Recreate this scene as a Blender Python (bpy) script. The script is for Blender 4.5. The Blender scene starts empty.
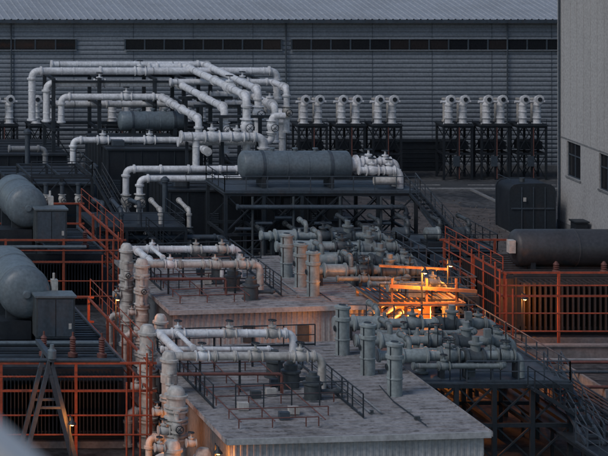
import bpy, math, random
from mathutils import Vector as V
random.seed(7)
rad=math.radians
sc=bpy.context.scene

# ------------------------------------------------------------------ materials
def M(name,col,rough=.6,metal=0.,dirt=.4,dcol=None,scale=.9,zs=.3,bump=.1,rust=0.,speck=0.):
    m=bpy.data.materials.new(name); m.use_nodes=True
    nt=m.node_tree; N=nt.nodes; L=nt.links
    p=N['Principled BSDF']
    tc=N.new('ShaderNodeTexCoord'); mp=N.new('ShaderNodeMapping'); mp.inputs['Scale'].default_value=(1,1,zs)
    L.new(tc.outputs['Object'],mp.inputs['Vector'])
    n=N.new('ShaderNodeTexNoise'); n.inputs['Scale'].default_value=scale; n.inputs['Detail'].default_value=8; n.inputs['Roughness'].default_value=.65
    L.new(mp.outputs[0],n.inputs['Vector'])
    r=N.new('ShaderNodeMapRange'); r.inputs['From Min'].default_value=.42; r.inputs['From Max'].default_value=.66
    r.inputs['To Min'].default_value=0; r.inputs['To Max'].default_value=dirt
    L.new(n.outputs['Fac'],r.inputs['Value'])
    if dcol is None: dcol=tuple(c*.35 for c in col)
    mx=N.new('ShaderNodeMix'); mx.data_type='RGBA'
    mx.inputs['A'].default_value=(*col,1); mx.inputs['B'].default_value=(*dcol,1)
    L.new(r.outputs[0],mx.inputs['Factor'])
    n2=N.new('ShaderNodeTexNoise'); n2.inputs['Scale'].default_value=6; n2.inputs['Detail'].default_value=6
    L.new(tc.outputs['Object'],n2.inputs['Vector'])
    r2=N.new('ShaderNodeMapRange'); r2.inputs['From Min'].default_value=.25; r2.inputs['From Max'].default_value=.75; r2.inputs['To Min'].default_value=.75; r2.inputs['To Max'].default_value=1.22
    L.new(n2.outputs['Fac'],r2.inputs['Value'])
    mu=N.new('ShaderNodeMix'); mu.data_type='RGBA'; mu.blend_type='MULTIPLY'; mu.inputs['Factor'].default_value=1
    L.new(mx.outputs['Result'],mu.inputs['A']); L.new(r2.outputs[0],mu.inputs['B'])
    out=mu.outputs['Result']
    if rust>0:
        n3=N.new('ShaderNodeTexNoise'); n3.inputs['Scale'].default_value=2.2; n3.inputs['Detail'].default_value=9
        mp3=N.new('ShaderNodeMapping'); mp3.inputs['Location'].default_value=(31,7,3); mp3.inputs['Scale'].default_value=(1,1,.35)
        L.new(tc.outputs['Object'],mp3.inputs[0]); L.new(mp3.outputs[0],n3.inputs['Vector'])
        r3=N.new('ShaderNodeMapRange'); r3.inputs['From Min'].default_value=.54; r3.inputs['From Max'].default_value=.68; r3.inputs['To Max'].default_value=rust
        L.new(n3.outputs['Fac'],r3.inputs['Value'])
        m3=N.new('ShaderNodeMix'); m3.data_type='RGBA'; m3.inputs['B'].default_value=(.10,.055,.038,1)
        L.new(r3.outputs[0],m3.inputs['Factor']); L.new(out,m3.inputs['A']); out=m3.outputs['Result']
    if speck>0:
        n4=N.new('ShaderNodeTexNoise'); n4.inputs['Scale'].default_value=3.0; n4.inputs['Detail'].default_value=10; n4.inputs['Roughness'].default_value=.78
        mp4=N.new('ShaderNodeMapping'); mp4.inputs['Location'].default_value=(5,70,3); mp4.inputs['Scale'].default_value=(.5,1.3,1)
        L.new(tc.outputs['Object'],mp4.inputs[0]); L.new(mp4.outputs[0],n4.inputs['Vector'])
        r4=N.new('ShaderNodeMapRange'); r4.inputs['From Min'].default_value=.51; r4.inputs['From Max'].default_value=.6; r4.inputs['To Max'].default_value=speck
        L.new(n4.outputs['Fac'],r4.inputs['Value'])
        m4=N.new('ShaderNodeMix'); m4.data_type='RGBA'; m4.inputs['B'].default_value=(.055,.05,.05,1)
        L.new(r4.outputs[0],m4.inputs['Factor']); L.new(out,m4.inputs['A']); out=m4.outputs['Result']
    L.new(out,p.inputs['Base Color'])
    rr=N.new('ShaderNodeMapRange'); rr.inputs['To Min'].default_value=max(rough-.15,.1); rr.inputs['To Max'].default_value=min(rough+.2,1)
    L.new(n.outputs['Fac'],rr.inputs['Value']); L.new(rr.outputs[0],p.inputs['Roughness'])
    p.inputs['Metallic'].default_value=metal
    if bump>0:
        b=N.new('ShaderNodeBump'); b.inputs['Strength'].default_value=bump; b.inputs['Distance'].default_value=.05
        L.new(n2.outputs['Fac'],b.inputs['Height']); L.new(b.outputs[0],p.inputs['Normal'])
    return m
clad=M('wall_cladding',(.225,.25,.28),.6,dirt=.4,dcol=(.145,.165,.185),scale=.25,zs=.15)
roofm=M('roof_sheet',(.33,.355,.385),.6,dirt=.5,dcol=(.22,.235,.25),scale=.3)
white=M('pipe_jacket_white',(.70,.71,.73),.48,dirt=.5,dcol=(.34,.34,.35),scale=1.3,rust=.08)
cream=M('pipe_paint_cream',(.50,.485,.46),.52,dirt=.6,dcol=(.22,.205,.19),scale=1.4,rust=.25)
band=M('pipe_band',(.28,.29,.30),.5,dirt=.5)
pgrey=M('silencer_paint_palegrey',(.27,.31,.315),.5,dirt=.55,dcol=(.12,.135,.135),scale=1.3,rust=.15)
green=M('machine_paint_grey',(.20,.23,.235),.5,dirt=.6,dcol=(.075,.088,.09),scale=1.3,rust=.12)
greend=M('machine_paint_dark',(.06,.073,.082),.5,dirt=.5,scale=1.2,rust=.12)
tankm=M('tank_paint_bluegrey',(.13,.165,.19),.42,dirt=.5,dcol=(.075,.092,.105),scale=.8,rust=.1)
steel=M('steel_dark',(.020,.028,.037),.55,dirt=.5,dcol=(.009,.012,.015),rust=.1)
steelb=M('steel_bluegrey',(.055,.074,.095),.55,dirt=.5,rust=.15)
black=M('enclosure_black',(.011,.015,.021),.5,dirt=.5,dcol=(.023,.028,.034))
orange=M('steel_orange',(.36,.075,.036),.6,dirt=.6,dcol=(.13,.042,.028),rust=.35)
redp=M('pipe_redbrown',(.15,.06,.05),.6,dirt=.5)
brown=M('radiator_brown',(.055,.046,.045),.55,dirt=.5,dcol=(.024,.022,.023),rust=.25)
croof=M('container_roof',(.31,.30,.305),.7,dirt=.8,dcol=(.15,.142,.14),scale=.6,zs=1,rust=.3,speck=.7)
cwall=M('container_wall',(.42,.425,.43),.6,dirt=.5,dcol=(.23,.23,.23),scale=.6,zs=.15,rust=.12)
cwalld=M('container_wall_shaded',(.10,.108,.118),.6,dirt=.4,scale=.5)  # dark copy of the wall material: left side's shade put into the colour
plaster=M('building_plaster',(.38,.375,.37),.85,dirt=.5,dcol=(.24,.235,.23),scale=.25,zs=.2)
concrete=M('concrete',(.20,.205,.21),.85,dirt=.6,dcol=(.08,.082,.085))
pale=M('coping_pale',(.80,.76,.74),.85,dirt=.1)
glass=M('window_glass',(.012,.013,.016),.2,dirt=.2,bump=0)
glass2=M('window_glass_brown',(.026,.021,.021),.25,dirt=.2,bump=0)
lineM=M('road_paint',(.5,.5,.49),.8,dirt=.8,dcol=(.1,.1,.1),scale=2,zs=1)
warmst=M('steel_lamplit',(.42,.20,.09),.55,dirt=.6,dcol=(.14,.07,.04))  # burner bay steel: warm lamp glow painted into the colour to boost it
em=bpy.data.materials.new('lamp_glow'); em.use_nodes=True
em.node_tree.nodes['Principled BSDF'].inputs['Emission Color'].default_value=(1,.45,.12,1)
em.node_tree.nodes['Principled BSDF'].inputs['Emission Strength'].default_value=14
em.node_tree.nodes['Principled BSDF'].inputs['Base Color'].default_value=(.8,.5,.3,1)

# ------------------------------------------------------------------ mesh builder
class B:
    def __init__(s,name): s.n=name; s.v=[]; s.f=[]; s.m=[]; s.mats=[]
    def add(s,vs,fs,mat):
        if mat not in s.mats: s.mats.append(mat)
        k=s.mats.index(mat); o=len(s.v)
        s.v+= [tuple(x) for x in vs]
        for f in fs: s.f.append(tuple(i+o for i in f)); s.m.append(k)
    def box(s,x0,x1,y0,y1,z0,z1,mat):
        vs=[(x,y,z) for z in (z0,z1) for y in (y0,y1) for x in (x0,x1)]
        s.add(vs,[(0,2,3,1),(4,5,7,6),(0,1,5,4),(2,6,7,3),(0,4,6,2),(1,3,7,5)],mat)
    def prism(s,pr,y0,y1,mat):
        n=len(pr); vs=[(x,y0,z) for x,z in pr]+[(x,y1,z) for x,z in pr]
        s.add(vs,[tuple(range(n)),tuple(reversed(range(n,2*n)))]+[(i,n+i,n+(i+1)%n,(i+1)%n) for i in range(n)],mat)
    def lathe(s,c,ax,prof,mat,seg=18):
        c=V(c); ax=V(ax).normalized()
        u=ax.orthogonal().normalized(); w=ax.cross(u)
        vs=[];fs=[]
        for t,r in prof:
            for i in range(seg):
                a=2*math.pi*i/seg
                vs.append(c+ax*t+(u*math.cos(a)+w*math.sin(a))*max(r,.002))
        n=len(prof)
        for j in range(n-1):
            for i in range(seg):
                k=(i+1)%seg
                fs.append((j*seg+i,j*seg+k,(j+1)*seg+k,(j+1)*seg+i))
        fs.append(tuple(reversed(range(seg)))); fs.append(tuple((n-1)*seg+i for i in range(seg)))
        s.add(vs,fs,mat)
    def cyl(s,p0,p1,r,mat,seg=14,r2=None):
        d=V(p1)-V(p0); s.lathe(p0,d,[(0,r),(d.length,r if r2 is None else r2)],mat,seg)
    def sweep(s,pts,r,mat,seg=12,closed=False,sq=False):
        P=[V(p) for p in pts]; n=len(P); 
        if sq: seg=4
        vs=[];fs=[];u=None
        for i in range(n):
            if closed: t=(P[(i+1)%n]-P[i-1])
            elif i==0: t=P[1]-P[0]
            elif i==n-1: t=P[-1]-P[-2]
            else: t=(P[i+1]-P[i]).normalized()+(P[i]-P[i-1]).normalized()
            t.normalize()
            if u is None:
                ref=V((0,0,1)) if abs(t.z)<.9 else V((1,0,0))
                u=t.cross(ref).normalized()
            else: u=(u-t*u.dot(t)).normalized()
            w=t.cross(u)
            for k in range(seg):
                a=2*math.pi*(k+(.5 if sq else 0))/seg
                vs.append(P[i]+(u*math.cos(a)+w*math.sin(a))*(r*1.414 if sq else r))
        m=n if closed else n-1
        for j in range(m):
            j2=(j+1)%n
            for i in range(seg):
                k=(i+1)%seg
                fs.append((j*seg+i,j*seg+k,j2*seg+k,j2*seg+i))
        if not closed:
            fs.append(tuple(reversed(range(seg)))); fs.append(tuple((n-1)*seg+i for i in range(seg)))
        s.add(vs,fs,mat)
    def beam(s,p0,p1,w,mat): s.sweep([p0,p1],w/2,mat,sq=True)
    def pipe(s,pts,r,mat,bands=True,flanges=True,sp=2.2,bm=None):
        P=[V(p) for p in pts]; out=[P[0]]
        for i in range(1,len(P)-1):
            a=P[i]-P[i-1]; c=P[i+1]-P[i]
            d=min(2.2*r,a.length*.45,c.length*.45); a.normalize(); c.normalize()
            A=P[i]-a*d; C=P[i]+c*d
            for k in range(7):
                t=k/6; out.append(A*(1-t)**2+P[i]*2*t*(1-t)+C*t*t)
        out.append(P[-1])
        s.sweep(out,r,mat,seg=14)
        bm=bm or mat
        for i in range(len(P)-1):
            a=P[i]; d=P[i+1]-P[i]; Ln=d.length
            if Ln<6*r: continue
            d.normalize()
            if bands:
                k=2.4*r
                while k<Ln-2.4*r:
                    q=random.random()
                    if q<.18: s.lathe(a+d*k,d,[(0,r*1.4),(.05,r*1.4),(.055,r*1.15),(.07,r*1.15),(.075,r*1.4),(.12,r*1.4)],bm,14)
                    else: s.lathe(a+d*k,d,[(0,r*1.0),(.01,r*1.08),(.07,r*1.08),(.08,r)],band if q>.8 else bm,12)
                    k+=sp*random.uniform(.45,1.4)
            if flanges:
                for k in ([2.3*r] if i>0 else [0.02])+([Ln-2.3*r] if i<len(P)-2 else [Ln-.14]):
                    s.lathe(a+d*k,d,[(0,r*1.4),(.05,r*1.4),(.055,r*1.2),(.065,r*1.2),(.07,r*1.4),(.12,r*1.4)],mat,14)
    def wheel(s,c,ax,r,mat):
        ax=V(ax).normalized();u=ax.orthogonal().normalized();w=ax.cross(u);c=V(c)
        s.sweep([c+(u*math.cos(a)+w*math.sin(a))*r for a in [i*math.pi/5 for i in range(10)]],.03,mat,5,closed=True)
        s.beam(c-u*r,c+u*r,.03,mat); s.beam(c-w*r,c+w*r,.03,mat)
    def valve(s,c,ax,r,mat,wm=None,h=1.):
        c=V(c);ax=V(ax).normalized()
        s.lathe(c-ax*1.7*r,ax,[(0,r*1.5),(.12*r+.03,r*1.5),(.3*r,r*.95),(1.0*r,r*1.25),(1.7*r,r*1.4),(2.4*r,r*1.25),(3.1*r,r*.95),(3.25*r,r*1.5),(3.4*r,r*1.5)],mat)
        up=V((0,0,1)) if abs(ax.z)<.5 else V((0,-1,0))
        s.lathe(c,up,[(0,r*.7),(r*1.6,r*.6),(r*1.65,r*1.0),(r*1.95,r*1.0),(r*2.,r*.35),(r*2.8*h+.1,r*.2)],mat,12)
        s.wheel(c+up*(r*2.8*h+.1),up,r*1.0,wm or steel)
    def rail(s,pts,mat,h=1.1,r=.033,sp=1.5,mid=True,toe=True):
        for a,b in zip(pts[:-1],pts[1:]):
            a=V(a);b=V(b);d=b-a;n=max(1,round(d.length/sp))
            for i in range(n+1):
                p=a+d*(i/n); s.beam(p,p+V((0,0,h)),r*1.7,mat)
            s.sweep([a+V((0,0,h)),b+V((0,0,h))],r,mat,6)
            if mid: s.sweep([a+V((0,0,h*.52)),b+V((0,0,h*.52))],r*.8,mat,6)
            if toe: s.beam(a+V((0,0,.08)),b+V((0,0,.08)),.09,mat)
    def stair(s,top,bot,w,mat,rm=None):
        top=V(top);bot=V(bot);d=bot-top;h=V((d.x,d.y,0)).normalized();side=V((-h.y,h.x,0))*w/2
        for q in (side,-side):
            s.beam(top+q,bot+q,.16,mat); s.rail([top+q,bot+q],rm or mat,1.0,sp=1.4,toe=False)
        n=max(2,int(abs(d.z)/.2))
        for i in range(n):
            c=top+d*((i+.5)/n)
            s.sweep([c-side,c+side],.07,mat,sq=True)
    def frame(s,x0,x1,y0,y1,z0,z1,nx,mat,w=.22,brace=True,levels=1,ny=1):
        xs=[x0+(x1-x0)*i/nx for i in range(nx+1)]; ys=[y0+(y1-y0)*i/ny for i in range(ny+1)]
        for x in xs:
            for y in ys: s.box(x-w/2,x+w/2,y-w/2,y+w/2,z0,z1,mat)
        for l in range(1,levels+1):
            z=z0+(z1-z0)*l/levels-w/2
            for y in ys: s.beam((x0,y,z),(x1,y,z),w*.9,mat)
            for x in xs: s.beam((x,y0,z-.01),(x,y1,z-.01),w*.85,mat)
        if brace:
            for i in range(nx):
                for l in range(levels):
                    za=z0+(z1-z0)*l/levels+.1; zb=z0+(z1-z0)*(l+1)/levels-.1
                    for y in (y0,y1):
                        s.beam((xs[i],y-.03,za),(xs[i+1],y-.03,zb),w*.4,mat); s.beam((xs[i],y+.06,zb),(xs[i+1],y+.06,za),w*.4,mat)
    def done(s):
        me=bpy.data.meshes.new(s.n); me.from_pydata(s.v,[],s.f)
        for m in s.mats: me.materials.append(m)
        me.polygons.foreach_set('material_index',s.m)
        me.polygons.foreach_set('use_smooth',[True]*len(s.f))
        me.set_sharp_from_angle(angle=rad(38)); me.update()
        o=bpy.data.objects.new(s.n,me); sc.collection.objects.link(o); return o

# ------------------------------------------------------------------ ground
def ground_mat():
    m=bpy.data.materials.new('asphalt_gravel'); m.use_nodes=True; nt=m.node_tree;N=nt.nodes;L=nt.links;p=N['Principled BSDF']
    tc=N.new('ShaderNodeTexCoord')
    a=N.new('ShaderNodeTexNoise');a.inputs['Scale'].default_value=.16;a.inputs['Detail'].default_value=10;a.inputs['Roughness'].default_value=.72
    b=N.new('ShaderNodeTexNoise');b.inputs['Scale'].default_value=2.2;b.inputs['Detail'].default_value=10;b.inputs['Roughness'].default_value=.7
    L.new(tc.outputs['Object'],a.inputs['Vector']);L.new(tc.outputs['Object'],b.inputs['Vector'])
    r=N.new('ShaderNodeValToRGB');r.color_ramp.elements[0].position=.4;r.color_ramp.elements[0].color=(.020,.024,.029,1);r.color_ramp.elements[1].position=.6;r.color_ramp.elements[1].color=(.066,.067,.070,1)
    L.new(a.outputs['Fac'],r.inputs[0])
    mr=N.new('ShaderNodeMapRange');mr.inputs['From Min'].default_value=.35;mr.inputs['From Max'].default_value=.65;mr.inputs['To Min'].default_value=.35;mr.inputs['To Max'].default_value=1.75
    L.new(b.outputs['Fac'],mr.inputs['Value'])
    mu=N.new('ShaderNodeMix');mu.data_type='RGBA';mu.blend_type='MULTIPLY';mu.inputs['Factor'].default_value=1
    L.new(r.outputs[0],mu.inputs['A']);L.new(mr.outputs[0],mu.inputs['B']);L.new(mu.outputs['Result'],p.inputs['Base Color'])
    rr=N.new('ShaderNodeMapRange');rr.inputs['From Min'].default_value=.4;rr.inputs['From Max'].default_value=.6;rr.inputs['To Min'].default_value=.5;rr.inputs['To Max'].default_value=.95
    L.new(a.outputs['Fac'],rr.inputs['Value']);L.new(rr.outputs[0],p.inputs['Roughness'])
    bu=N.new('ShaderNodeBump');bu.inputs['Strength'].default_value=.6;L.new(b.outputs['Fac'],bu.inputs['Height']);L.new(bu.outputs[0],p.inputs['Normal'])
    return m
g=B('ground'); g.add([(-1500,-500,0),(1500,-500,0),(1500,3000,0),(-1500,3000,0)],[(0,1,2,3)],ground_mat()); g.done()
gravel=M('gravel',(.115,.10,.095),.95,dirt=.9,dcol=(.028,.027,.028),scale=1.1,zs=1,bump=.8,speck=.8)
b=B('gravel_yard')
pts=[]
for i in range(48):
    a=2*math.pi*i/48; rr=1+.16*math.sin(3*a+1)+.1*math.sin(7*a)+random.uniform(-.06,.06)
    pts.append((66.5+7.2*rr*math.cos(a),189.5+12*rr*math.sin(a)))
b.add([(x,y,.004) for x,y in pts],[tuple(range(len(pts)))],gravel)
for i in range(600):
    x=random.gauss(66.5,3.6); y=random.gauss(188,6.5); r=random.uniform(.04,.12)
    b.lathe((x,y,-.01),(random.uniform(-.2,.2),random.uniform(-.2,.2),1),[(0,r),(r*.6,r*.85),(r,r*.3)],gravel,5)
b.done()
b=B('road'); b.box(58,120,205.6,209.2,-.05,.008,M('road_asphalt',(.055,.06,.066),.8,dirt=.6,scale=.4,zs=1)); b.done()
b=B('road_marking')
for x in range(60,110,5): b.box(x,x+2.6,207.3,207.45,.006,.013,lineM)
b.box(60,110,205.7,205.85,.006,.013,lineM); b.done()
b=B('kerb'); b.box(66,84,204.6,204.9,0,.13,concrete); b.box(74.2,74.5,190,204.6,0,.12,concrete); b.done()

# ------------------------------------------------------------------ warehouse
b=B('warehouse_building')
X0,X1,YW,EZ=18,125,215.,13.55
vs=[];fs=[];z=0
per=.40
while z<EZ-.3:
    for dz,dy in ((0,0),(.08,-.07),(.25,-.07),(.33,0)):
        vs+=[(X0,YW+dy,z+dz),(X1,YW+dy,z+dz)]
    z+=per
vs+=[(X0,YW,EZ),(X1,YW,EZ)]
for i in range(len(vs)//2-1): fs.append((2*i,2*i+1,2*i+3,2*i+2))
b.add(vs,fs,clad)
vs=[];fs=[];x=X0-1
while x<X1+1:
    for dx,dz in ((0,0),(.42,0),(.48,.06),(.56,.06)):
        vs+=[(x+dx,YW-.6,EZ+.05+dz),(x+dx,265,20.5+dz)]
    x+=.62
for i in range(len(vs)//2-1): fs.append((2*i,2*i+1,2*i+3,2*i+2))
b.add(vs,fs,roofm)
b.box(X0,X1,264,265,0,20.4,clad); b.box(X0,X0+.2,YW+.1,264,0,13.4,clad); b.box(X1-.2,X1,YW+.1,264,0,13.4,clad)
b.box(X0,X1,YW-.75,YW-.45,EZ-.25,EZ+.02,steelb)
b.box(X0,X1,YW-.44,YW-.02,EZ-.06,EZ-.02,steel)
for x in (36.8,61.4,81.2,96): b.cyl((x,YW-.22,0),(x,YW-.22,EZ-.1),.07,steelb,8)
x=X0+3
while x<X1:
    b.box(x,x+.035,YW-.085,YW-.066,0.5,EZ-.3,steelb); x+=5.35
def strip(x0,x1,n):
    z0,z1=10.85,11.8
    b.box(x0,x1,YW-.14,YW-.1,z0,z1,glass)
    w=(x1-x0)/n
    for i in range(n):
        b.box(x0+i*w+.08,x0+(i+1)*w-.08,YW-.16,YW-.141,z0+.08,z1-.08,random.choice([glass,glass,glass2]))
    for i in range(n+1): b.box(x0+i*w-.06,x0+i*w+.06,YW-.22,YW-.143,z0,z1,steelb)
    b.box(x0-.06,x1+.06,YW-.24,YW-.144,z1,z1+.07,clad); b.box(x0-.06,x1+.06,YW-.26,YW-.144,z0-.07,z0,clad)
strip(28,42.6,8); strip(47,61,8); strip(61.9,86.5,14); strip(88,110,12)
b.box(69.3,75.5,YW-.2,YW-.1,0,2.6,black); b.box(69.1,75.7,YW-.3,YW-.1,2.6,2.8,steel)
for z in (.4,.8,1.2,1.6,2.0,2.4): b.box(69.4,75.4,YW-.23,YW-.201,z,z+.05,steel)
b.box(X0,X1,YW-.16,YW-.095,0,.5,concrete)
b.done()

# ------------------------------------------------------------------ building right
b=B('rendered_building')
bx,by0,by1,bh=74.8,150.,187.5,27.
wins=[(183.1,185.7,4.4,7.1),(177.2,179.7,4.4,7.1),(170,172.5,4.4,7.1),(163,165.5,4.4,7.1)]
ys=[by0]
for w in sorted(wins): ys+= [w[0],w[1]]
ys.append(by1)
b.box(bx,bx+.4,by0,by1,0,4.4,plaster); b.box(bx,bx+.4,by0,by1,7.1,bh,plaster)
for i in range(0,len(ys),2): b.box(bx+.001,bx+.399,ys[i],ys[i+1],4.4,7.1,plaster)
for y0,y1,z0,z1 in wins:
    b.box(bx+.2,bx+.24,y0,y1,z0,z1,glass)
    for yy in (y0+.04,(y0+y1)/2,y1-.04): b.box(bx+.12,bx+.19,yy-.04,yy+.04,z0,z1,steelb)
    for zz in (z0+.04,z0+1.7,z1-.04): b.box(bx+.1,bx+.185,y0,y1,zz-.04,zz+.04,steelb)
    b.box(bx-.08,bx+.1,y0-.1,y1+.1,z0-.12,z0-.001,concrete)
b.box(bx+.4,bx+24,by0,by0+.4,0,bh,plaster); b.box(bx+.4,bx+24,by1-.4,by1,0,bh,plaster); b.box(bx+23.6,bx+24,by0+.4,by1-.4,0,bh,plaster)
b.box(bx-.15,bx+24.2,by0-.15,by1+.15,bh,bh+.5,concrete)
for yy in [by0+1.25*i for i in range(1,30)]: b.box(bx-.02,bx-.001,yy,yy+.035,7.3,bh,plaster)
b.box(bx-.04,bx-.001,by0,by1,7.2,7.3,concrete)
b.box(bx-.05,bx-.002,by0,by1,0,.7,concrete)
b.cyl((bx-.12,186.9,0),(bx-.12,186.9,bh),.08,steelb,8)
b.done()

# black storage cabinet with rounded shoulders
b=B('storage_cabinet')
pr=[(70.2,.2),(73.7,.2),(73.7,3.2),(73.6,3.5),(73.35,3.72),(72.8,3.82),(71.1,3.82),(70.55,3.72),(70.3,3.5),(70.2,3.2)]
b.prism(pr,185.2,188.0,black)
for y in (185.15,187.9): b.prism([(x+(-.05 if x<72 else .05),z+(.05 if z>1 else -.05)) for x,z in pr],y,y+.14,steel)
for x in (71.1,72.0,72.9): b.box(x-.03,x+.03,185.08,185.14,.3,3.6,steelb)
b.box(70.3,73.6,185.07,185.145,1.9,2.0,steelb); b.box(71.2,71.4,185.0,185.07,2.5,2.8,cream)
b.cyl((71.6,186.4,3.8),(71.6,186.4,4.1),.2,greend,12); b.box(70.3,73.6,185.3,187.9,0,.2,concrete)
b.rail([(70.3,185.3,3.85),(70.3,187.9,3.85)],steelb,.3,.02,1.3,mid=False,toe=False)
b.done()
b=B('hose_cabinet'); b.box(73.6,74.5,181,182,.0,1.6,black); b.box(73.5,74.6,180.9,182.1,1.6,1.7,steel); b.sweep([(73.6,181,1.2),(73.0,180.8,1.0),(72.6,180.7,.6),(72.5,180.6,.05)],.05,steel,6); b.done()

# ------------------------------------------------------------------ cooler stands along the back
def cooler(cx,Y):
    b=B('cooler_stand'); w=1.22
    b.frame(cx-w,cx+w,Y-.9,Y+.9,0,4.7,2,black,.17,True,2)
    b.box(cx-w-.15,cx+w+.15,Y-1.05,Y+1.05,4.7,4.82,steel)
    for dx in (-.62,.62):
        p=[(0,.46),(.08,.46),(.1,.33)]
        for t in (.5,1.05,1.6): p+=[(t,.33),(t+.02,.38),(t+.1,.38),(t+.12,.33)]
        p+=[(1.85,.32),(1.9,.28)]
        b.lathe((cx+dx,Y-.35,4.82),(0,0,1),p,white,14)
        b.pipe([(cx+dx,Y-.35,6.6),(cx+dx,Y-.35,7.05),(cx+dx,Y-.95,7.05)],.27,white,bands=False,flanges=False)
        b.lathe((cx+dx,Y-.95,7.05),(0,-1,0),[(0,.4),(.1,.4),(.12,.25),(.13,.1)],white,14)
        b.lathe((cx+dx,Y-1.09,7.05),(0,-1,0),[(0,.2),(.03,.2)],steel,10)
        b.pipe([(cx+dx,Y+.5,7.0),(cx+dx,Y+.5,4.9)],.22,cream,bands=False)
    b.cyl((cx+.1,Y-1.0,4.6),(cx+.1,Y-1.0,.1),.045,redp,6)
    b.cyl((cx-w-.1,Y-.35,6.75),(cx+w+.1,Y-.35,6.75),.12,white,10)
    b.rail([(cx-w,Y-1.0,4.82),(cx+w,Y-1.0,4.82)],steel,.5,.02,1.2,mid=False)
    b.box(cx-.45,cx+.1,Y-1.1,Y-1.0,1.2,2.1,steelb)
    b.box(cx-w+.2,cx+w-.2,Y-.6,Y+.6,2.6,3.3,black)
    b.done()
for cx in (75.1,78.4,81.6,62.4,65.7,68.9,45.6,48.9,52.2,35.3,38.9,91,94.3): cooler(cx,211)

# ------------------------------------------------------------------ back pipe rack
b=B('pipe_rack')
for x in (37.6,41.4,46.0,48.4,50.6,54.5):
    for y in (199,203): b.box(x-.14,x+.14,y-.14,y+.14,0,10.2,steel)
    for z in (10.2,8.1,6.0): b.beam((x,198.6,z),(x,203.4,z),.22,steel)
for z in (10.0,6.0):
    for y in (199,203): b.beam((37.6,y,z),(54.5,y,z),.2,steel)
for xa,xb in ((37.6,41.4),(46,48.4),(50.6,54.5)):
    b.beam((xa,199,.2),(xb,199,5.8),.1,steel); b.beam((xa,199,5.8),(xb,199,.2),.1,steel)
for x in (47.6,50.6):
    for y in (184,190,195.): b.box(x-.12,x+.12,y-.12,y+.12,0,9.3,steel); 
for y in (184,190,195.): b.beam((47,y,9.2),(51.4,y,9.2),.2,steel)
b.done()
def P(name,pts,r,mat,**k):
    b=B(name); b.pipe(pts,r,mat,**k); return b
q=P('steam_pipe',[(36.0,200,6.6),(36.0,200,10.75),(56.4,200,10.75),(56.4,200,8.4)],.3,white); q.valve((45,200,10.75),(1,0,0),.27,white); q.done()
q=P('steam_pipe',[(37.1,199.4,6.6),(37.1,199.4,9.8),(48.0,199.4,9.8),(48.0,184.5,9.8),(48.0,184.5,6.3)],.29,white); q.valve((48,184.5,8.2),(0,0,1),.3,white); q.valve((41.5,199.4,9.8),(1,0,0),.27,white); q.done()
q=P('steam_pipe',[(38.2,198.8,6.6),(38.2,198.8,8.75),(46.4,198.8,8.75),(46.4,186,8.75),(46.4,186,6.6)],.27,white); q.valve((43.6,198.8,8.75),(1,0,0),.25,white); q.done()
q=P('steam_pipe',[(46,201.5,10.9),(49.3,201.5,10.9),(49.3,183,10.9),(49.3,183,6.3)],.3,white); q.valve((49.3,183,8.6),(0,0,1),.34,white);  q.valve((49.3,188,10.9),(0,1,0),.3,white); q.done()
q=P('steam_pipe',[(38,202.4,11.0),(51,202.4,11.0),(51,186,11.0),(51,186,7)],.28,white); q.valve((51,186,9.2),(0,0,1),.31,white); q.done()
q=P('steam_pipe',[(50.5,199,8.9),(54,199,8.9),(54,192,8.9),(54,192,6)],.27,white); q.valve((52.4,199,8.9),(1,0,0),.3,white); q.valve((54,193.5,8.9),(0,1,0),.3,white); q.done()
q=P('steam_pipe',[(38,203,7.6),(56,203,7.6),(56,197,7.6),(56,197,4)],.27,white); q.valve((55.9,200,7.6),(0,1,0),.3,white); q.done()
q=P('steam_pipe',[(47,198,10.1),(55.5,198,10.1),(55.5,194,10.1),(55.5,194,6.5)],.24,white); q.valve((53,198,10.1),(1,0,0),.26,white); q.valve((55.5,194,8.2),(0,0,1),.26,cream); q.done()
q=P('steam_pipe',[(44.0,182,7.95),(50.3,182,7.95),(50.3,182,5.2)],.34,white)
q.valve((46.4,182,7.95),(1,0,0),.34,white); q.pipe([(45.2,182,7.9),(45.2,182,5.6)],.27,white); q.valve((48.3,182,7.95),(1,0,0),.31,white)
q.pipe([(44,182.9,7.4),(51.2,182.9,7.4),(51.2,182.9,9.4),(52.2,182.9,9.4)],.25,white); q.valve((51.2,182.9,8.6),(0,0,1),.28,white); q.done()
b=B('pipe_support'); 
for x in (44.6,47.3,50): b.box(x-.1,x+.1,182.3,182.5,0,7.5,steel)
for y,x in ((190,38.5),(190,42),(190,45.5)): b.box(x-.08,x+.08,y-.08,y+.08,0,6.2,steel)
for x in (40.5,43.5,46.5): b.box(x-.08,x+.08,177.4,177.6,0,5.9,steel)
b.done()
q=P('steam_pipe',[(37.45,190,2.2),(37.45,190,6.5),(46.6,190,6.5),(46.6,184,6.5)],.24,white)
q.valve((37.45,190,4.2),(0,0,1),.28,cream); q.valve((43.5,190,6.5),(1,0,0),.26,white); q.valve((39.8,190,6.5),(1,0,0),.26,white); q.done()
q=P('steam_pipe',[(39.0,178,2.6),(39.0,178,6.15),(47.3,178,6.15)],.24,white); q.valve((39,178,3.8),(0,0,1),.27,cream); q.done()
q=P('steam_pipe',[(39.8,177,.1),(39.8,177,5.6),(47.3,177,5.6)],.24,white); q.valve((39.8,177,2.5),(0,0,1),.3,cream); q.valve((39.8,177,4.0),(0,0,1),.28,cream); q.done()
q=P('steam_pipe',[(36,194,.1),(36,194,5.2),(33,194,5.2)],.22,band); q.done()
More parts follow.
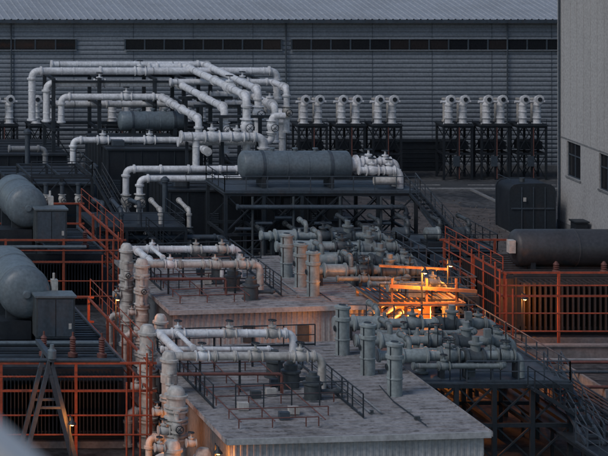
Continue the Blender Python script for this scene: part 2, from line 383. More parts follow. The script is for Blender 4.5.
def htank(name,x0,x1,y,z,r,mat,legs=None):
    b=B(name); Ln=x1-x0; d=r*.32
    pr=[(0,.02),(.02*r,r*.35),(d*.35,r*.75),(d*.75,r*.94),(d,r)]
    prof=list(pr)
    n=5
    for i in range(1,n):
        t=d+(Ln-2*d)*i/n; prof+=[(t-.05,r),(t-.04,r*1.02),(t+.04,r*1.02),(t+.05,r)]
    prof+=[(Ln-t,q) for t,q in reversed(pr)]
    b.lathe((x0,y,z),(1,0,0),prof,mat,32)
    for f in (.2,.8):
        xx=x0+Ln*f; b.box(xx-.15,xx+.15,y-r*.8,y+r*.8,z-r-.55,z-r*.45,steel)
        b.lathe((xx-.1,y,z),(1,0,0),[(0,r*1.02),(.0,r*1.035),(.2,r*1.035),(.2,r*1.02)],steelb,32)
    for f in (.3,.5,.68):
        b.lathe((x0+Ln*f,y,z+r*.97),(0,0,1),[(0,.13),(.16,.13),(.16,.2),(.24,.2)],mat,12)
    if legs is not None:
        for f in (.2,.8):
            for dy in (-r*.7,r*.7): b.box(x0+Ln*f-.1,x0+Ln*f+.1,y+dy-.1,y+dy+.1,legs,z-r-.35,steel)
    return b
htank('horizontal_tank',42.4,48.1,196.5,7.1,.78,tankm,0).done()
t=htank('horizontal_tank',45.9,54.0,172.5,7.35,1.0,tankm)
t.lathe((53.95,172.5,7.35),(1,0,0),[(0,.5),(.3,.5),(.3,.7),(.5,.7),(.5,.4),(.8,.4)],white)
t.done()
b=B('valve_manifold')
for i,(y,z) in enumerate(((171.6,7.1),(172.4,7.6),(173.3,7.1))):
    b.pipe([(54.2,y,z),(57.2,y,z),(57.2,y,5.8)],.24,white,bands=False)
    b.valve((55.2,y,z),(1,0,0),.27,white); b.valve((56.4,y,z),(1,0,0),.24,white)
b.pipe([(55.2,171.2,6.4),(56.8,171.2,6.4)],.28,cream); b.done()

b=B('steel_platform')
b.frame(44.4,57.9,170.3,175.3,0,5.7,5,steel,.22,True,2)
b.box(44.2,58.1,170.1,175.5,5.7,5.78,steelb)
b.rail([(44.3,170.2,5.78),(58,170.2,5.78)],steelb); b.rail([(44.3,175.4,5.78),(58,175.4,5.78)],steel); b.rail([(44.3,170.2,5.78),(44.3,175.4,5.78)],steel)
b.stair((58.2,172.5,5.75),(60.4,162.5,0.2),.9,steelb,steelb)
b.stair((57.6,169.6,5.75),(59.2,163,2.6),.8,steel)
b.frame(50,61,163.5,168.8,0,2.9,4,steel,.2,True,1)
b.box(49.8,61.2,163.3,169,2.9,2.97,steelb); b.rail([(49.9,163.4,2.97),(61.1,163.4,2.97)],steel); b.rail([(61.1,163.4,2.97),(61.1,168.9,2.97)],steel)
for i in range(9): 
    x=45+i*1.4; b.cyl((x,170.0,3.2+.4*(i%3)),(x+1.2,170.0,3.2+.4*(i%3)),.12,steelb,8)
for x in (46.2,49.1,52.4,55.3): b.cyl((x,169.9,.1),(x,169.9,5.5),.09,greend,8)
b.pipe([(45,169.7,4.8),(57,169.7,4.8),(57,169.7,.2)],.16,steelb)
b.done()
b=B('pump_skid')
for x in (46,48.3,51,53.5):
    b.box(x-.6,x+.6,167.6,169.2,.1,.5,steel); b.lathe((x-.6,168.4,1.1),(1,0,0),[(0,.3),(.1,.5),(.9,.5),(1,.62),(1.1,.62),(1.3,.25)],greend)
    b.pipe([(x+.5,168.4,1.1),(x+.5,168.4,3.4),(x+.5,171,3.4)],.15,greend)
b.done()
b=B('pump_skid')
for i,(x,z) in enumerate(((51,3),(53.2,3),(55.2,3),(57.4,3),(59.4,3))):
    b.box(x-.6,x+.6,164.6,166.2,z,z+.25,steel); b.lathe((x-.6,165.4,z+.75),(1,0,0),[(0,.25),(.1,.42),(.8,.42),(.9,.5),(1.0,.5),(1.2,.2)],green if i%2 else greend)
    b.pipe([(x+.5,165.4,z+.8),(x+.5,165.4,z+1.6),(x+.5,167.6,z+1.6)],.13,greend)
b.done()
def enclosure(x0,x1,y0,y1,h,mat,name='equipment_enclosure'):
    b=B(name); b.box(x0,x1,y0,y1,.15,h,mat); b.box(x0-.12,x1+.12,y0-.12,y1+.12,h,h+.14,steel)
    b.box(x0-.05,x1+.05,y0-.05,y1+.05,0,.15,concrete)
    n=max(2,int((x1-x0)/1.1))
    for i in range(n+1):
        x=x0+(x1-x0)*i/n; b.box(x-.04,x+.04,y0-.06,y0-.001,.2,h-.05,steel)
    m=max(2,int((y1-y0)/1.1))
    for i in range(m+1):
        y=y0+(y1-y0)*i/m; b.box(x0-.06,x0-.001,y-.04,y+.04,.2,h-.05,steel); b.box(x1+.001,x1+.06,y-.04,y+.04,.2,h-.05,steel)
    for i in range(n):
        if i%2==0:
            x=x0+(x1-x0)*(i+.5)/n
            for k in range(8): b.box(x-.32,x+.32,y0-.05,y0-.002,h*.45+k*.13,h*.45+k*.13+.06,steelb)
    for i in range(int((y1-y0)/1.5)):
        y=y0+1+i*1.5; b.beam((x0,y,h+.17),(x1,y,h+.17),.07,steel)
    b.box(x0+.6,x0+1.5,y0+1,y0+2,h+.14,h+.6,steelb); b.done()
enclosure(39.8,46.3,188,196,6.0,black); enclosure(42.0,47.2,176.8,187,4.7,black)
enclosure(47.5,55,178,188,4.2,black); enclosure(31,37,180,188,4.6,black); enclosure(30,38.5,198,206,4.0,black); enclosure(52,58,190,200,3.4,black)

b=B('valve_rack')
b.frame(34.8,41.0,168,174,0,3.6,3,steel,.18,True,2); b.rail([(34.8,168,3.6),(41,168,3.6)],steel); b.rail([(41,168,3.6),(41,174,3.6)],steel)
b.box(34.7,41.1,167.9,174.1,3.6,3.66,steel)
for x in (35.5,36.8,38.1,39.6,41.6):
    b.pipe([(x,169.5,.1),(x,169.5,4.6+.5*(int(x*10)%2)),(x,172.5,4.8)],.15,steelb if x<39 else cream); b.valve((x,169.5,3.1),(0,0,1),.2,greend)
b.pipe([(34.5,168.5,2.9),(43.5,168.5,2.9),(43.5,160,2.9)],.18,steelb)
b.stair((38,166.6,3.6),(42,166.6,.2),.8,steel)
b.done()
b=B('valve_rack')
b.frame(32,36.5,178,184,0,5.6,2,steel,.18,True,2); b.rail([(32,178,5.6),(36.5,178,5.6)],steel); b.rail([(36.5,178,5.6),(36.5,184,5.6)],steel)
b.stair((36.9,178,5.6),(39.3,172.5,.2),.8,steel)
for x in (33,34.2,35.4): b.pipe([(x,177.6,.1),(x,177.6,5.2)],.16,steelb); b.valve((x,177.6,4),(0,0,1),.2,cream)
b.done()
for x,y,h in ((38.3,186,5.4),(41.2,175,6.2),(34.2,192,7.2),(49,177,5.1)):
    b=B('vent_stack')
    b.lathe((x,y,0),(0,0,1),[(0,.22),(h*.4,.22),(h*.4+.02,.3),(h*.4+.1,.3),(h*.4+.12,.2),(h-.5,.2),(h-.48,.32),(h-.3,.32),(h-.1,.1)],steelb,12)
    b.box(x-.35,x+.35,y-.35,y+.35,0,.12,concrete)
    b.done()

# ------------------------------------------------------------------ transformers
def fins(b,x0,x1,y0,y1,z0,z1,mat,sp=.2,t=.05):
    n=int((x1-x0)/sp)
    for i in range(n): x=x0+i*sp; b.box(x,x+t,y0,y1,z0,z1,mat)
    for z in (z0+.1,z1-.2): b.cyl((x0,(y0+y1)/2,z),(x1,(y0+y1)/2,z),.1,mat,8)
def sframe(b,x0,x1,y0,y1,z,nx,ny,mat,w=.14,low=3.4):
    xs=[x0+(x1-x0)*i/nx for i in range(nx+1)]; ys=[y0+(y1-y0)*i/ny for i in range(ny+1)]
    for x in xs:
        for y in (y0,y1): b.box(x-w/2,x+w/2,y-w/2,y+w/2,0,z,mat)
    for y in ys[1:-1]:
        for x in (x0,x1): b.box(x-w/2,x+w/2,y-w/2,y+w/2,0,z,mat)
    for zz in (z-w/2,low):
        for y in (y0,y1): b.beam((x0-.3,y-.02,zz),(x1+.3,y-.02,zz),w*.8,mat)
        for x in (x0,x1): b.beam((x-.02,y0-.3,zz-.03),(x-.02,y1+.3,zz-.03),w*.75,mat)
def transformer(X0,X1,Y0,Y1,h,cx,cz,r,cy0,cy1,fx1,fy0,fy1,body=black):
    b=B('power_transformer')
    b.box(X0,X1,Y0,Y1,.4,h-.3,body); b.box(X0-.3,X1+.3,Y0-.3,Y1+.3,0,.35,concrete)
    fins(b,X0+.2,X1-.2,Y0-.85,Y0-.05,.8,h-.6,body)
    n=int((Y1-Y0)/.55)
    for i in range(n): y=Y0+.2+i*.55; b.box(X0,X1+.15,y,y+.22,h-.28,h-.05,steelb if i%3==0 else steel)
    for x in [X0+(X1-X0)*i/4 for i in range(5)]: b.beam((x,Y0-.1,h+.02),(x,Y1,h+.02),.12,steelb)
    Ln=cy1-cy0
    b.lathe((cx,cy0,cz),(0,1,0),[(0,.03),(.03,r*.35),(.12,r*.66),(.28,r*.88),(.5,r),(.9,r),(.92,r*1.03),(1.02,r*1.03),(1.04,r),(Ln*.6,r),(Ln*.6+.02,r*1.03),(Ln*.6+.1,r*1.03),(Ln*.6+.12,r),(Ln-.4,r),(Ln-.1,r*.7),(Ln,.03)],tankm,36)
    b.lathe((cx,cy0+.02,cz),(0,-1,0),[(-.05,.24),(.06,.24),(.08,.18),(.1,.18)],tankm,16)
    for yy in (cy0+1,cy1-1): 
        b.box(cx-r*.7,cx+r*.7,yy-.12,yy+.12,h,cz-r*.6,steel)
    # relay / marshalling cabinet bolted beside and below the vessel
    x0=cx+r*.25; x1=cx+r*1.75; z0=cz-r-.75; z1=cz+.05
    b.box(x0,x1,cy0-.9,cy0+.3,z0,z1,greend); b.box(x0-.08,x1+.08,cy0-1.0,cy0+.4,z1,z1+.1,tankm)
    b.box(x0+.1,(x0+x1)/2-.03,cy0-.95,cy0-.901,z0+.1,z1-.1,steelb); b.box((x0+x1)/2+.03,x1-.1,cy0-.95,cy0-.901,z0+.1,z1-.1,steelb)
    b.box(x1-.35,x1-.2,cy0-.97,cy0-.951,z0+.5,z0+.8,cream)
    for xx in (x0+.1,x1-.1): b.box(xx-.06,xx+.06,cy0-.5,cy0-.38,h-.1,z0,steel)
    b.box(cx+r+.05,cx+r+.4,cy0+.5,cy0+.9,cz+.1,cz+.7,cream); b.cyl((cx+r+.2,cy0+.7,cz+.7),(cx+r+.2,cy0+.7,cz+1.05),.07,cream,8)
    b.cyl((X0,cy0-1.2,z0-.2),(x1+1.2,cy0-1.2,z0-.2),.11,tankm,10)
    b.box(cx-r*1.5,cx+r*.2,cy0+.2,cy0+1.8,h,cz-r-.1,black)
    for i in range(3): 
        xx=X1-.9-i*1.5; b.lathe((xx,Y0+1.2+i*.2,h),(0,0,1),[(0,.26),(.2,.26),(.22,.18)]+[(.3+.12*k+(.06 if j else 0),.18 if j else .12) for k in range(6) for j in (0,1)]+[(1.1,.05),(1.3,.05)],redp,12)
    b.box(X1-.02,X1+.5,Y0+1,Y0+2,1,2.6,steelb)
    b.done()
    b=B('pipe_support_frame')
    sframe(b,X0,fx1,fy0,fy1,4.9,4,3,orange)
    for k in range(4):
        x=fx1-.25-.35*k; b.cyl((x,fy0-.25,.0),(x,fy0-.25,5.4-.5*k),.05,orange,8)
    for k in range(5): b.cyl((fx1+.3,fy0+1.5+2.2*k,0),(fx1+.3,fy0+1.5+2.2*k,5.9-.3*k),.05,orange,8)
    for z in (1.2,2.2,4.2): b.cyl((X0,fy0-.3,z),(fx1+.6,fy0-.3,z),.045,orange,8)
    for z in (1.6,2.7,4.5): b.cyl((fx1+.2,fy0,z),(fx1+.2,fy1,z),.045,orange,8)
    b.rail([(fx1+.1,fy0,4.9),(fx1+.1,fy1,4.9)],orange,1.0,.028,2.5,toe=False)
    for k in range(3): b.sweep([(fx1+.4,fy0+.5+3*k,3.2),(fx1+.9,fy0+.5+3*k,2.9),(fx1+1.0,fy0+.6+3*k,.1)],.035,steel,6)
    b.done()
transformer(19,33.2,158.6,167,3.9,28.3,6.7,1.35,158.5,164.5,34.2,157.4,171)
transformer(13,27.5,126,140,4.4,23.3,6.9,1.4,131,138,28.5,124.2,140)
b=B('power_transformer')
b.box(57.2,74,150,157,.4,3.9,brown); b.box(56.8,74.4,149,157.3,0,.35,concrete)
fins(b,57.3,65,148.9,149.95,.8,3.8,brown,.34,.09); fins(b,65.6,73.5,148.9,149.95,.8,3.8,brown,.34,.09)
for i in range(20): b.box(56.3,57.19,150.2+i*.34,150.29+i*.34,.8,3.8,brown)
for i in range(10): b.beam((57.2,150.3+i*.7,4.0),(74,150.3+i*.7,4.0),.14,brown)
r=1.15
b.lathe((57.8,152.5,5.3),(1,0,0),[(0,.02),(.04,.5),(.12,.8),(.28,1.05),(.45,r),(4,r),(4.02,r*1.03),(4.1,r*1.03),(4.12,r),(8,r),(8.02,r*1.03),(8.1,r*1.03),(8.12,r),(14,r),(14.3,.9),(14.4,.02)],M('conservator_dark',(.045,.048,.054),.45,dirt=.5),32)
for xx in (59,64,69): b.box(xx-.15,xx+.15,151.7,153.3,4,5,steel)
b.box(57.45,57.85,151.6,152.1,5.1,5.9,cream)
for xx in (60,63,66): b.lathe((xx,150.6,4),(0,0,1),[(0,.25),(.2,.25)]+[(.3+.12*k+(.06 if j else 0),.2 if j else .13) for k in range(3) for j in (0,1)]+[(.8,.06)],redp,12)
b.done()
b=B('pipe_support_frame')
sframe(b,55.4,72,147,157.5,4.9,5,2,orange)
for k in range(3): b.cyl((55.0+.4*k,146.7,0),(55.0+.4*k,146.7,5.1-.6*k),.06,orange,8)
for z in (1.3,2.4,4.1): b.cyl((54.8,146.7,z),(72,146.7,z),.045,orange,8)
for k in range(5): b.cyl((55.2,148+2*k,0),(55.2,148+2*k,5.3),.05,orange,8)
for z in (1.6,2.7,4.4): b.cyl((55.1,147,z),(55.1,157,z),.045,orange,8)
b.rail([(55.3,147,4.9),(55.3,157,4.9)],orange,.9,.028,2,toe=False); b.done()
b=B('bund_wall'); b.box(53,74,144.4,144.8,0,.9,concrete); b.box(53,53.4,144.8,159,0,.9,concrete); b.box(52.9,74,144.3,144.9,.9,1.,concrete); b.done()

b=B('a_frame_support')
for dy in (0,1.6):
    b.beam((22.9,122+dy,5.6),(21.5,122+dy,0),.2,steelb); b.beam((22.9,122+dy,5.6),(24.3,122+dy,0),.2,steelb)
    b.beam((22.2,122+dy,3.1),(23.6,122+dy,3.1),.12,steelb); b.beam((22.55,122+dy,4.7),(23.25,122+dy,4.7),.12,steelb)
b.beam((22.9,121.5,5.65),(22.9,125.5,5.65),.25,steelb); b.cyl((17,122.4,5.4),(26.5,122.4,5.4),.11,steelb,10); b.lathe((22.9,121.6,5.7),(0,0,1),[(0,.22),(.4,.22),(.5,.12),(.7,.1)],tankm); b.done()

# ------------------------------------------------------------------ plant houses
def house(x0,x1,y0,y1,h,dz):
    b=B('plant_house')
    def clp(p0,p1,z0,za,zb,mat,nrm):
        p0=V(p0);p1=V(p1);d=p1-p0;n=int(d.length/.3);vs=[];fs=[]
        for i in range(n+1):
            for f,o in ((0,0),(.5,0),(.6,.025),(.9,.025)):
                t=min((i+f)/n,1); q=p0+d*t+V(nrm)*o; zz=za+(zb-za)*t
                vs+=[(q.x,q.y,z0),(q.x,q.y,zz)]
        for i in range(len(vs)//2-1): fs.append((2*i,2*i+2,2*i+3,2*i+1))
        b.add(vs,fs,mat)
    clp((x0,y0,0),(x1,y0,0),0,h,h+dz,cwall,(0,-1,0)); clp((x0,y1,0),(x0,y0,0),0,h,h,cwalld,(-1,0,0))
    clp((x1,y0,0),(x1,y1,0),0,h+dz,h+dz,cwall,(1,0,0)); clp((x1,y1,0),(x0,y1,0),0,h+dz,h,cwall,(0,1,0))
    vs=[];fs=[];n=int((y1-y0+.6)/.62)
    o=.25
    for i in range(n+1):
        y=y0-o+(y1-y0+2*o)*i/n
        j=random.uniform(-.01,.01)
        for dy,k in ((-.04,0),(-.03,.04),(.03,.04),(.04,0)):
            vs+=[(x0-o,y+dy,h+.06+k+j),(x1+o,y+dy,h+dz+.06+k-j)]
    for i in range(len(vs)//2-1): fs.append((2*i,2*i+1,2*i+3,2*i+2))
    b.add(vs,fs,croof)
    b.add([(x0-o,y0-o-.06,h-.16),(x1+o,y0-o-.06,h+dz-.16),(x1+o,y0-o-.06,h+dz+.12),(x0-o,y0-o-.06,h+.12),
           (x0-o,y0-o+.02,h-.16),(x1+o,y0-o+.02,h+dz-.16),(x1+o,y0-o+.02,h+dz+.12),(x0-o,y0-o+.02,h+.12)],
          [(0,1,2,3),(4,7,6,5),(3,2,6,7),(0,4,5,1),(0,3,7,4),(1,5,6,2)],cwall)
    b.box(x0-o-.07,x0-o+.0,y0-o-.06,y1+o,h-.1,h+.14,croof); b.box(x1+o,x1+o+.07,y0-o-.06,y1+o,h+dz-.1,h+dz+.14,croof)
    for f in (.35,.62): 
        xx=x0+(x1-x0)*f
        b.box(xx,xx+.7,y0-.07,y0-.03,2.2,3.2,greend)
    b.done()
house(29.6,41.5,112.7,130.6,4.0,.35); house(33.4,45.1,140,154.2,4.0,.35)

def vent(b,x,y,z,s=1.):
    b.lathe((x,y,z),(0,0,1),[(0,.55*s),(.1,.55*s),(.12,.42*s),(.8*s,.42*s),(.85*s,.5*s),(.95*s,.5*s),(1.0*s,.34*s),(1.25*s,.34*s),(1.3*s,.22*s),(1.45*s,.2*s)],greend,18)
def silencer(x,y,z,mat=pgrey):
    b=B('exhaust_silencer')
    b.lathe((x,y,z),(0,0,1),[(0,.46),(.08,.46),(.1,.37),(.9,.37),(.92,.41),(.98,.41),(1.,.37),(1.9,.37),(1.95,.44),(2.12,.44),(2.15,.37),(2.55,.37),(2.58,.43),(2.68,.43),(2.7,.3),(2.76,.28)],mat,22)
    b.lathe((x,y,z+2.765),(0,0,1),[(0,.2),(.02,.18)],black,14); b.wheel((x-.42,y,z+1.5),(1,0,0),.14,steel)
    b.beam((x-.3,y-.26,z),(x-.3,y-.26,z+2.6),.04,steel); b.done()
def roof_kit(z,sx,syl,riserx,pys,vents,pend):
    for y in syl: silencer(sx,y,z)
    for x,y in vents:
        b=B('roof_ventilator'); vent(b,x,y,z-.1); b.pipe([(x+.3,y,z+.4),(x+1.4,y,z+.4),(x+1.4,y+.5,z+.4)],.1,greend,bands=False); b.done()
    b=B('steam_pipe')
    for i,y in enumerate(pys):
        b.pipe([(riserx,y,5.95),(pend,y,5.95),(pend,y,4.9),(pend+.01,y,z)],.21,cream if i else white,sp=1.3)
        b.valve((riserx+1.6,y,5.95),(1,0,0),.2,white); b.valve((pend-1.1,y,5.95),(1,0,0),.21,cream); b.valve((riserx+4.3,y,5.95),(1,0,0),.2,cream)
        for k in (1,3,5): b.beam((riserx+k+.5,y,z-.1),(riserx+k+.5,y,5.75),.1,steel)
    b.pipe([(riserx+.6,pys[0],5.95),(riserx+.6,pys[1],5.95)],.21,white,flanges=False)
    b.pipe([(riserx+.3,pys[0]-1.6,5.5),(pend-1.5,pys[0]-1.6,5.5),(pend-1.5,pys[0]-1.6,z)],.13,white,sp=1.0)
    b.pipe([(riserx+1.3,pys[0]-.8,6.25),(riserx+1.3,pys[1]+.5,6.25)],.12,white)
    b.pipe([(riserx+.2,pys[1]-.6,5.2),(pend-2.2,pys[1]-.6,5.2),(pend-2.2,pys[1]-.6,z)],.08,redp,bands=False,flanges=False)
    b.done()
def riser(x,y,top,r=.42):
    b=B('riser_pipe'); p=[(0,r*1.3),(.15,r*1.3),(.17,r)]; t=.6
    while t<top-.9:
        k=random.random()
        if k<.7: p+=[(t,r),(t+.02,r*1.28),(t+.1,r*1.28),(t+.12,r*1.05),(t+.18,r*1.05),(t+.2,r*1.28),(t+.28,r*1.28),(t+.3,r)]; t+=random.uniform(.55,.95)
        else: p+=[(t,r),(t+.02,r*1.14),(t+.45,r*1.14),(t+.47,r)]; t+=random.uniform(.65,.9)
    p+=[(top-.42,r),(top-.4,r*1.25),(top-.28,r*1.25),(top-.26,r*.98),(top-.05,r*.9),(top+.1,r*.6),(top+.14,.05)]
    b.lathe((x,y,0),(0,0,1),p,cream,22)
    b.valve((x-.1,y-r*1.2,top-1.7),(0,0,1),r*.4,cream); b.pipe([(x-.1,y-r*1.2,top-2.6),(x-.1,y-r*1.2,top-.9)],r*.28,cream,bands=False)
    b.pipe([(x,y,1.9),(x-1.1,y-.3,1.9),(x-1.1,y-.3,.1)],r*.45,cream); b.valve((x-.65,y-.2,3.2),(1,0,0),r*.36,cream)
    b.done()
riser(28.75,126,6.3); riser(28.2,117.5,5.2,.46); riser(28.7,121,6.1,.38); riser(32.6,148.6,6.2,.38); riser(32.4,143.5,6.3,.38); riser(32.0,137,4.4,.36); riser(27.3,114.5,3.4,.4); riser(29.0,115.3,2.8,.4)
roof_kit(4.25,39.6,(119.6,123.8,128),28.75,(126,121),[(35.4,119.2),(35.0,121.6),(34.8,123.8)],36.4)
roof_kit(4.25,42.4,(142.7,145.2,148.2),32.6,(148.6,144),[(38.6,142.3),(38.2,144.9),(38.0,147.5)],39.6)
for (x0,x1,y0,y1) in ((29.8,41.3,113,130.3),(33.6,44.9,140.3,154)):
    b=B('roof_conduit'); z=4.12
    def zz(x): return z+.35*(x-x0)/(x1-x0)
    for i,y in enumerate([y0+1.2,y0+3.0,y0+5.4,y0+7.2,y0+9.6,y0+12]):
        xa=x0+.6; xb=x0+4.4+(i*37%3)*1.0
        b.sweep([(xa,y,zz(xa)+.45),(xb,y,zz(xb)+.45)],.03,redp,6)
        for x in (xa,xa+1.6,xa+3.2,xb): b.beam((x,y,zz(x)),(x,y,zz(x)+.45),.05,redp)
    for x in (x0+.6,x0+2.2,x0+4.6): b.sweep([(x,y0+.8,zz(x)+.42),(x,y0+13,zz(x)+.42)],.03,redp,6)
    for x in (x0+7.4,x0+7.9): b.sweep([(x,y0+3,zz(x)+.12),(x,y0+13,zz(x)+.12),(x,y0+13,zz(x)-.02)],.045,band,6)
    for i in range(6):
        x=x0+random.uniform(1,5); y=y0+random.uniform(1.5,9); b.box(x,x+.5,y,y+.3,zz(x),zz(x)+.35,random.choice([greend,steelb,cream]))
    for i in range(5):
        x=x0+random.uniform(5,10.5); y=y0+random.uniform(1,12); b.box(x,x+random.uniform(.1,.3),y,y+.12,zz(x),zz(x)+.14,random.choice([greend,band]))
    b.sweep([(x0+9.3,y0+.6,zz(x0+9.3)+.06),(x0+9.2,y0+5,zz(x0+9.2)+.06),(x0+9.5,y0+8,zz(x0+9.5)+.06)],.03,steel,6)
    b.done()
    b=B('guard_rail')
    b.rail([(x0+6.9,y0+2.4,zz(x0+6.9)),(x0+6.9,y0+14,zz(x0+6.9))],steel,1.15,.035,1.6)
    b.rail([(x0+.4,y1-.4,z),(x1-2.6,y1-.4,zz(x1-2.6))],steel,1.15,.035,1.8)
    b.rail([(x0+1.4,y0+4.8,z+.05),(x0+6.9,y0+4.8,zz(x0+6.9))],steel,1.15,.03,1.4,toe=False)
    b.rail([(x0+.35,y0+5,z),(x0+.35,y1-.4,z)],steel,1.15,.035,1.8)
    b.done()

# ------------------------------------------------------------------ valve skids
def skid(x0,x1,y0,y1,z,trains,xs):
    b=B('skid_platform')
    b.frame(x0,x1,y0,y1,0,z,4,steel,.22,True,2,ny=3)
    b.box(x0-.1,x1+.1,y0-.1,y1+.1,z,z+.07,steelb)
    b.rail([(x1,y0,z+.07),(x1,y1,z+.07)],steelb); b.rail([(x0+2.5,y0,z+.07),(x1,y0,z+.07)],steelb); b.rail([(x0,y1,z+.07),(x1,y1,z+.07)],steelb)
    b.done()
    for (y,xe) in trains:
        b=B('valve_train'); zc=z+1.2+random.uniform(-.08,.1); xa=xs
        J=lambda a=.04: random.uniform(-a,a)
        b.pipe([(xa,y,zc),(xe,y,zc),(xe,y,z+.1)],.25,pgrey,sp=.9)
        L=xe-xa; f0=.14+J()
        b.lathe((xa+L*f0,y,zc),(1,0,0),[(0,.25),(.05,.46),(.15,.46),(.17,.38),(1.3,.38),(1.32,.46),(1.42,.46),(1.45,.25)],pgrey,20)
        b.valve((xa+L*(.5+J()),y,zc),(1,0,0),.3,random.choice([green,greend]),steel,.9)
        f1=.64+J()
        b.lathe((xa+L*f1,y,zc-.1),(1,0,0),[(0,.3),(.05,.52),(.2,.52),(.22,.43),(.9,.43),(.92,.52),(1.05,.52),(1.1,.3)],random.choice([greend,green]),20)
        b.lathe((xa+L*(f1+.09),y,zc),(0,0,1),[(0,.26),(.6,.26),(.61,.36),(.7,.36),(.72,.18),(1.0,.18)],green,16)
        b.valve((xa+L*(.9+J(.02)),y,zc),(1,0,0),.26,green,steel,.9)
        for f in (.1,.45,.62,.97): 
            b.box(xa+L*f-.1,xa+L*f+.1,y-.25,y+.25,z+.07,zc-.2,steel)
        f2=.3+J(.08)
        b.pipe([(xa+L*f2,y,zc+.25),(xa+L*f2,y,zc+.8),(xa+L*f2,y+1.5,zc+.8)],.14,green,bands=False)
        b.pipe([(xa+L*.2,y-1.0,zc-.3),(xa+L*.85,y-1.0,zc-.3),(xa+L*.85,y,zc-.3)],.14,green,sp=1)
        b.valve((xa+L*(.5+J(.1)),y-1.0,zc-.3),(1,0,0),.17,green,steel)
        b.box(xa+L*.58,xa+L*.58+.5,y-.85,y-.55,z+.3,z+1.0,greend)
        if random.random()<.5: b.box(xa+L*.8,xa+L*.8+.35,y-.65,y-.4,zc+.3,zc+.75,green)
        b.lathe((xa+L*(.4+J(.06)),y+.9,z+.1),(0,0,1),[(0,.34),(.1,.34),(.12,.24),(1.1,.24),(1.25,.13),(1.5,.08)],green,14)
        for k in range(4):
            x=xa+L*random.uniform(.45,1); b.cyl((x,y-.5,z+.07),(x,y-.5,z+random.uniform(1.2,2.3)),.03,steel,6)
        b.done()
skid(42.0,49.8,123.2,136.4,4.0,((124.2,47.6),(127.9,48.6),(131.6,49.)),40.2)
skid(45.6,52.6,144,158.6,4.0,((145.6,49.8),(149.2,50.6),(152.8,51),(156.4,51.2)),43.0)
b=B('access_stair')
b.stair((50.0,126,4.0),(50.0,120.5,1.6),.9,steelb); b.stair((47.5,122.4,4.0),(51.4,122.4,1.6),.9,steel)
b.frame(49.2,50.8,108,132,0,1.5,1,steel,.14,False,1,ny=6); b.box(49.1,50.9,107.9,132.1,1.5,1.56,steel)
b.rail([(49.2,108,1.56),(49.2,121,1.56)],steelb); b.rail([(50.8,108,1.56),(50.8,132,1.56)],steelb); b.done()
b=B('access_stair'); b.stair((52.8,150,4.0),(52.8,142.5,.3),.9,steel); b.stair((50.4,143.2,4),(54.2,143.2,1.4),.9,steelb); b.done()
b=B('cable_tray')
b.frame(51.5,53,112,142,0,2.4,1,steel,.12,False,1,ny=8)
for x in (51.7,52,52.3,52.6): b.cyl((x,112,2.5),(x,142,2.5),.06,steel,6)
b.cyl((53.1,112,1.6),(53.1,142,1.6),.12,greend,8); b.done()
b=B('trench_pipework')
for y,m in ((141.8,redp),(142.4,band),(139.5,steelb),(136,redp)): b.pipe([(53.8,y,.6),(70,y,.6)],.09,m,sp=2.5)
for x in range(54,70,3):
    b.box(x-.08,x+.08,135.8,142.6,0,.5,concrete)
b.done()
b=B('guard_rail'); b.rail([(52.5,128,0),(70,128,0)],steelb,1.2,.04,2); b.rail([(52.5,121.5,0),(66,121.5,0)],orange,1.2,.04,2); b.rail([(53.8,116,0),(53.8,142,0)],orange,1.1,.035,2,toe=False); b.done()
for x,y in ((55.5,131),(57.2,131),(60,138)):
    b=B('control_cabinet')
    b.box(x,x+1.3,y,y+.8,.1,2,steelb); b.box(x-.05,x+1.35,y-.05,y+.85,2,2.1,steel); b.box(x+.1,x+.62,y-.03,y-.001,.3,1.85,greend); b.box(x+.68,x+1.2,y-.03,y-.001,.3,1.85,greend)
    b.done()

# ------------------------------------------------------------------ lit burner bay between the skids
b=B('burner_frame')
b.frame(44.9,49.4,138.2,142.3,0,4.9,3,warmst,.15,False,2)
for i in range(14): b.box(44.8+i*.34,44.98+i*.34,138.1,142.4,4.9,4.95,steelb)
b.beam((44.8,138.05,4.85),(49.7,138.05,4.85),.2,warmst); b.beam((49.7,138.0,4.85),(49.7,142.4,4.85),.2,warmst)
b.beam((45.4,138.0,5.9),(50.4,138.0,5.6),.18,warmst); b.beam((46.2,142.3,6.2),(50.2,142.3,6.0),.14,warmst)
for x in (45.6,47.6,49.3): b.beam((x,138.2,4.9),(x,138.2,6.3),.11,warmst)
b.box(46.6,49.2,141.7,141.9,2.6,4.7,warmst)
b.box(46.9,48.0,139.2,140.3,4.98,5.6,green); b.valve((46.1,139.5,5.5),(1,0,0),.2,green); b.valve((48.7,140.4,5.6),(1,0,0),.22,green)
b.pipe([(45.1,140.9,5.4),(49.6,140.9,5.4),(49.6,140.9,3)],.16,green,sp=.8)
for i,x in enumerate((44.0,44.45,44.9,45.35)):
    b.pipe([(x,137.6-.1*i,.6),(x,137.6-.1*i,4.3-.25*i),(x+1.6,139.4,4.6-.25*i)],.16,cream if i%2 else green,sp=.8)
b.lathe((47.4,140.4,2.4),(0,0,1),[(0,.5),(.9,.5),(1.1,.3),(1.5,.3)],green)
b.rail([(44.9,138.2,4.98),(49.4,138.2,4.98)],steel,1.0)
b.done()
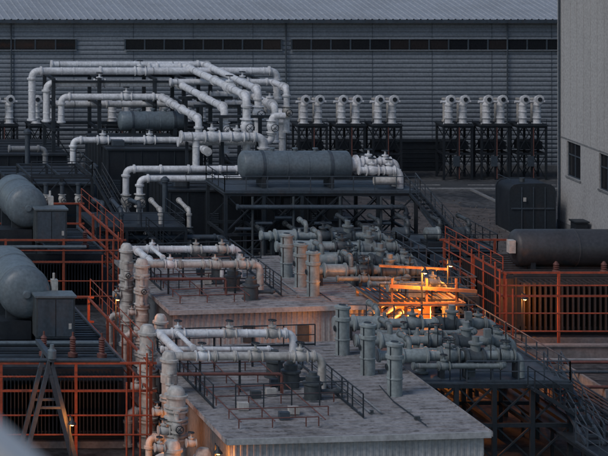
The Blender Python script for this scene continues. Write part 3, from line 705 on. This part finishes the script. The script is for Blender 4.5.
def lamp(x,y,z,W,r=.12,post=None):
    b=B('work_lamp'); b.lathe((x,y,z+.12),(0,0,1),[(0,.22),(.05,.2),(.2,.07),(.3,.05)],steel,14)
    b.lathe((x,y,z+.05),(0,0,1),[(0,.06),(.03,.1),(.07,.1)],em,12)
    b.cyl((x,y,z+.4),(x,y+.5,z+.4),.03,steel,6)
    if post is not None: b.cyl((x,y+.5,post),(x,y+.5,z+.45),.04,steel,8)
    o=b.done(); l=bpy.data.lights.new('lamp_light','POINT'); l.energy=W; l.color=(1,.30,.045); l.shadow_soft_size=r
    lo=bpy.data.objects.new('lamp_light',l); lo.location=(x,y,z-.12); sc.collection.objects.link(lo); lo.parent=o
lamp(47.2,137.3,6.7,700,post=4.0); lamp(47.6,139.3,4.2,1100); lamp(44.4,136.9,3.3,500,post=0); lamp(49.9,140.8,6.4,420,post=0)
lamp(29.0,112.6,3.3,130,post=0); lamp(23.8,121.0,2.4,170,post=0); lamp(29.9,138.6,4.9,170,post=0); lamp(57.0,147.9,2.9,170,post=0)
lamp(27.9,119.2,2.6,90,post=0)

# ------------------------------------------------------------------ near coping of the building the photo is taken from
b=B('viewpoint_building')
b.prism([(-2,32.2),(-2,33.0),(.85,33.1),(1.1,32.93),(1.5,32.60),(1.669,32.45),(1.95,32.2),(1.97,32.0),(-2,32.0)],8.2,9.0,pale)
b.box(-1.9,1.8,8.3,8.9,0,31.99,plaster); b.done()

# ------------------------------------------------------------------ light, sky, camera
w=bpy.data.worlds.new('World'); sc.world=w; w.use_nodes=True
N=w.node_tree.nodes;bg=N['Background'];sk=N.new('ShaderNodeTexSky'); sk.sky_type='NISHITA'; sk.sun_disc=False
az=rad(-118); el=rad(46)
sk.sun_elevation=el; sk.sun_rotation=az; sk.air_density=1.2; sk.dust_density=1.0; sk.ozone_density=1.8
w.node_tree.links.new(sk.outputs[0],bg.inputs[0]); bg.inputs[1].default_value=.085
s=bpy.data.lights.new('sun','SUN'); s.energy=1.1; s.angle=rad(20); s.color=(1,.95,.92)
so=bpy.data.objects.new('sun',s); sc.collection.objects.link(so)
d=V((math.sin(az)*math.cos(el),math.cos(az)*math.cos(el),math.sin(el)))
so.rotation_euler=d.to_track_quat('Z','Y').to_euler(); so.location=(0,100,80)
cd=bpy.data.cameras.new('camera'); co=bpy.data.objects.new('camera',cd); sc.collection.objects.link(co); sc.camera=co
co.location=(0,0,35); co.rotation_euler=(rad(90),0,0)
cd.sensor_width=36; cd.lens=2400/608*36; cd.shift_x=704/608; cd.shift_y=-448/608
cd.clip_start=.5; cd.clip_end=4000
cd.dof.use_dof=True; cd.dof.focus_distance=150; cd.dof.aperture_fstop=2.0
sc.view_settings.view_transform='Standard'; sc.view_settings.look='None'; sc.view_settings.exposure=0
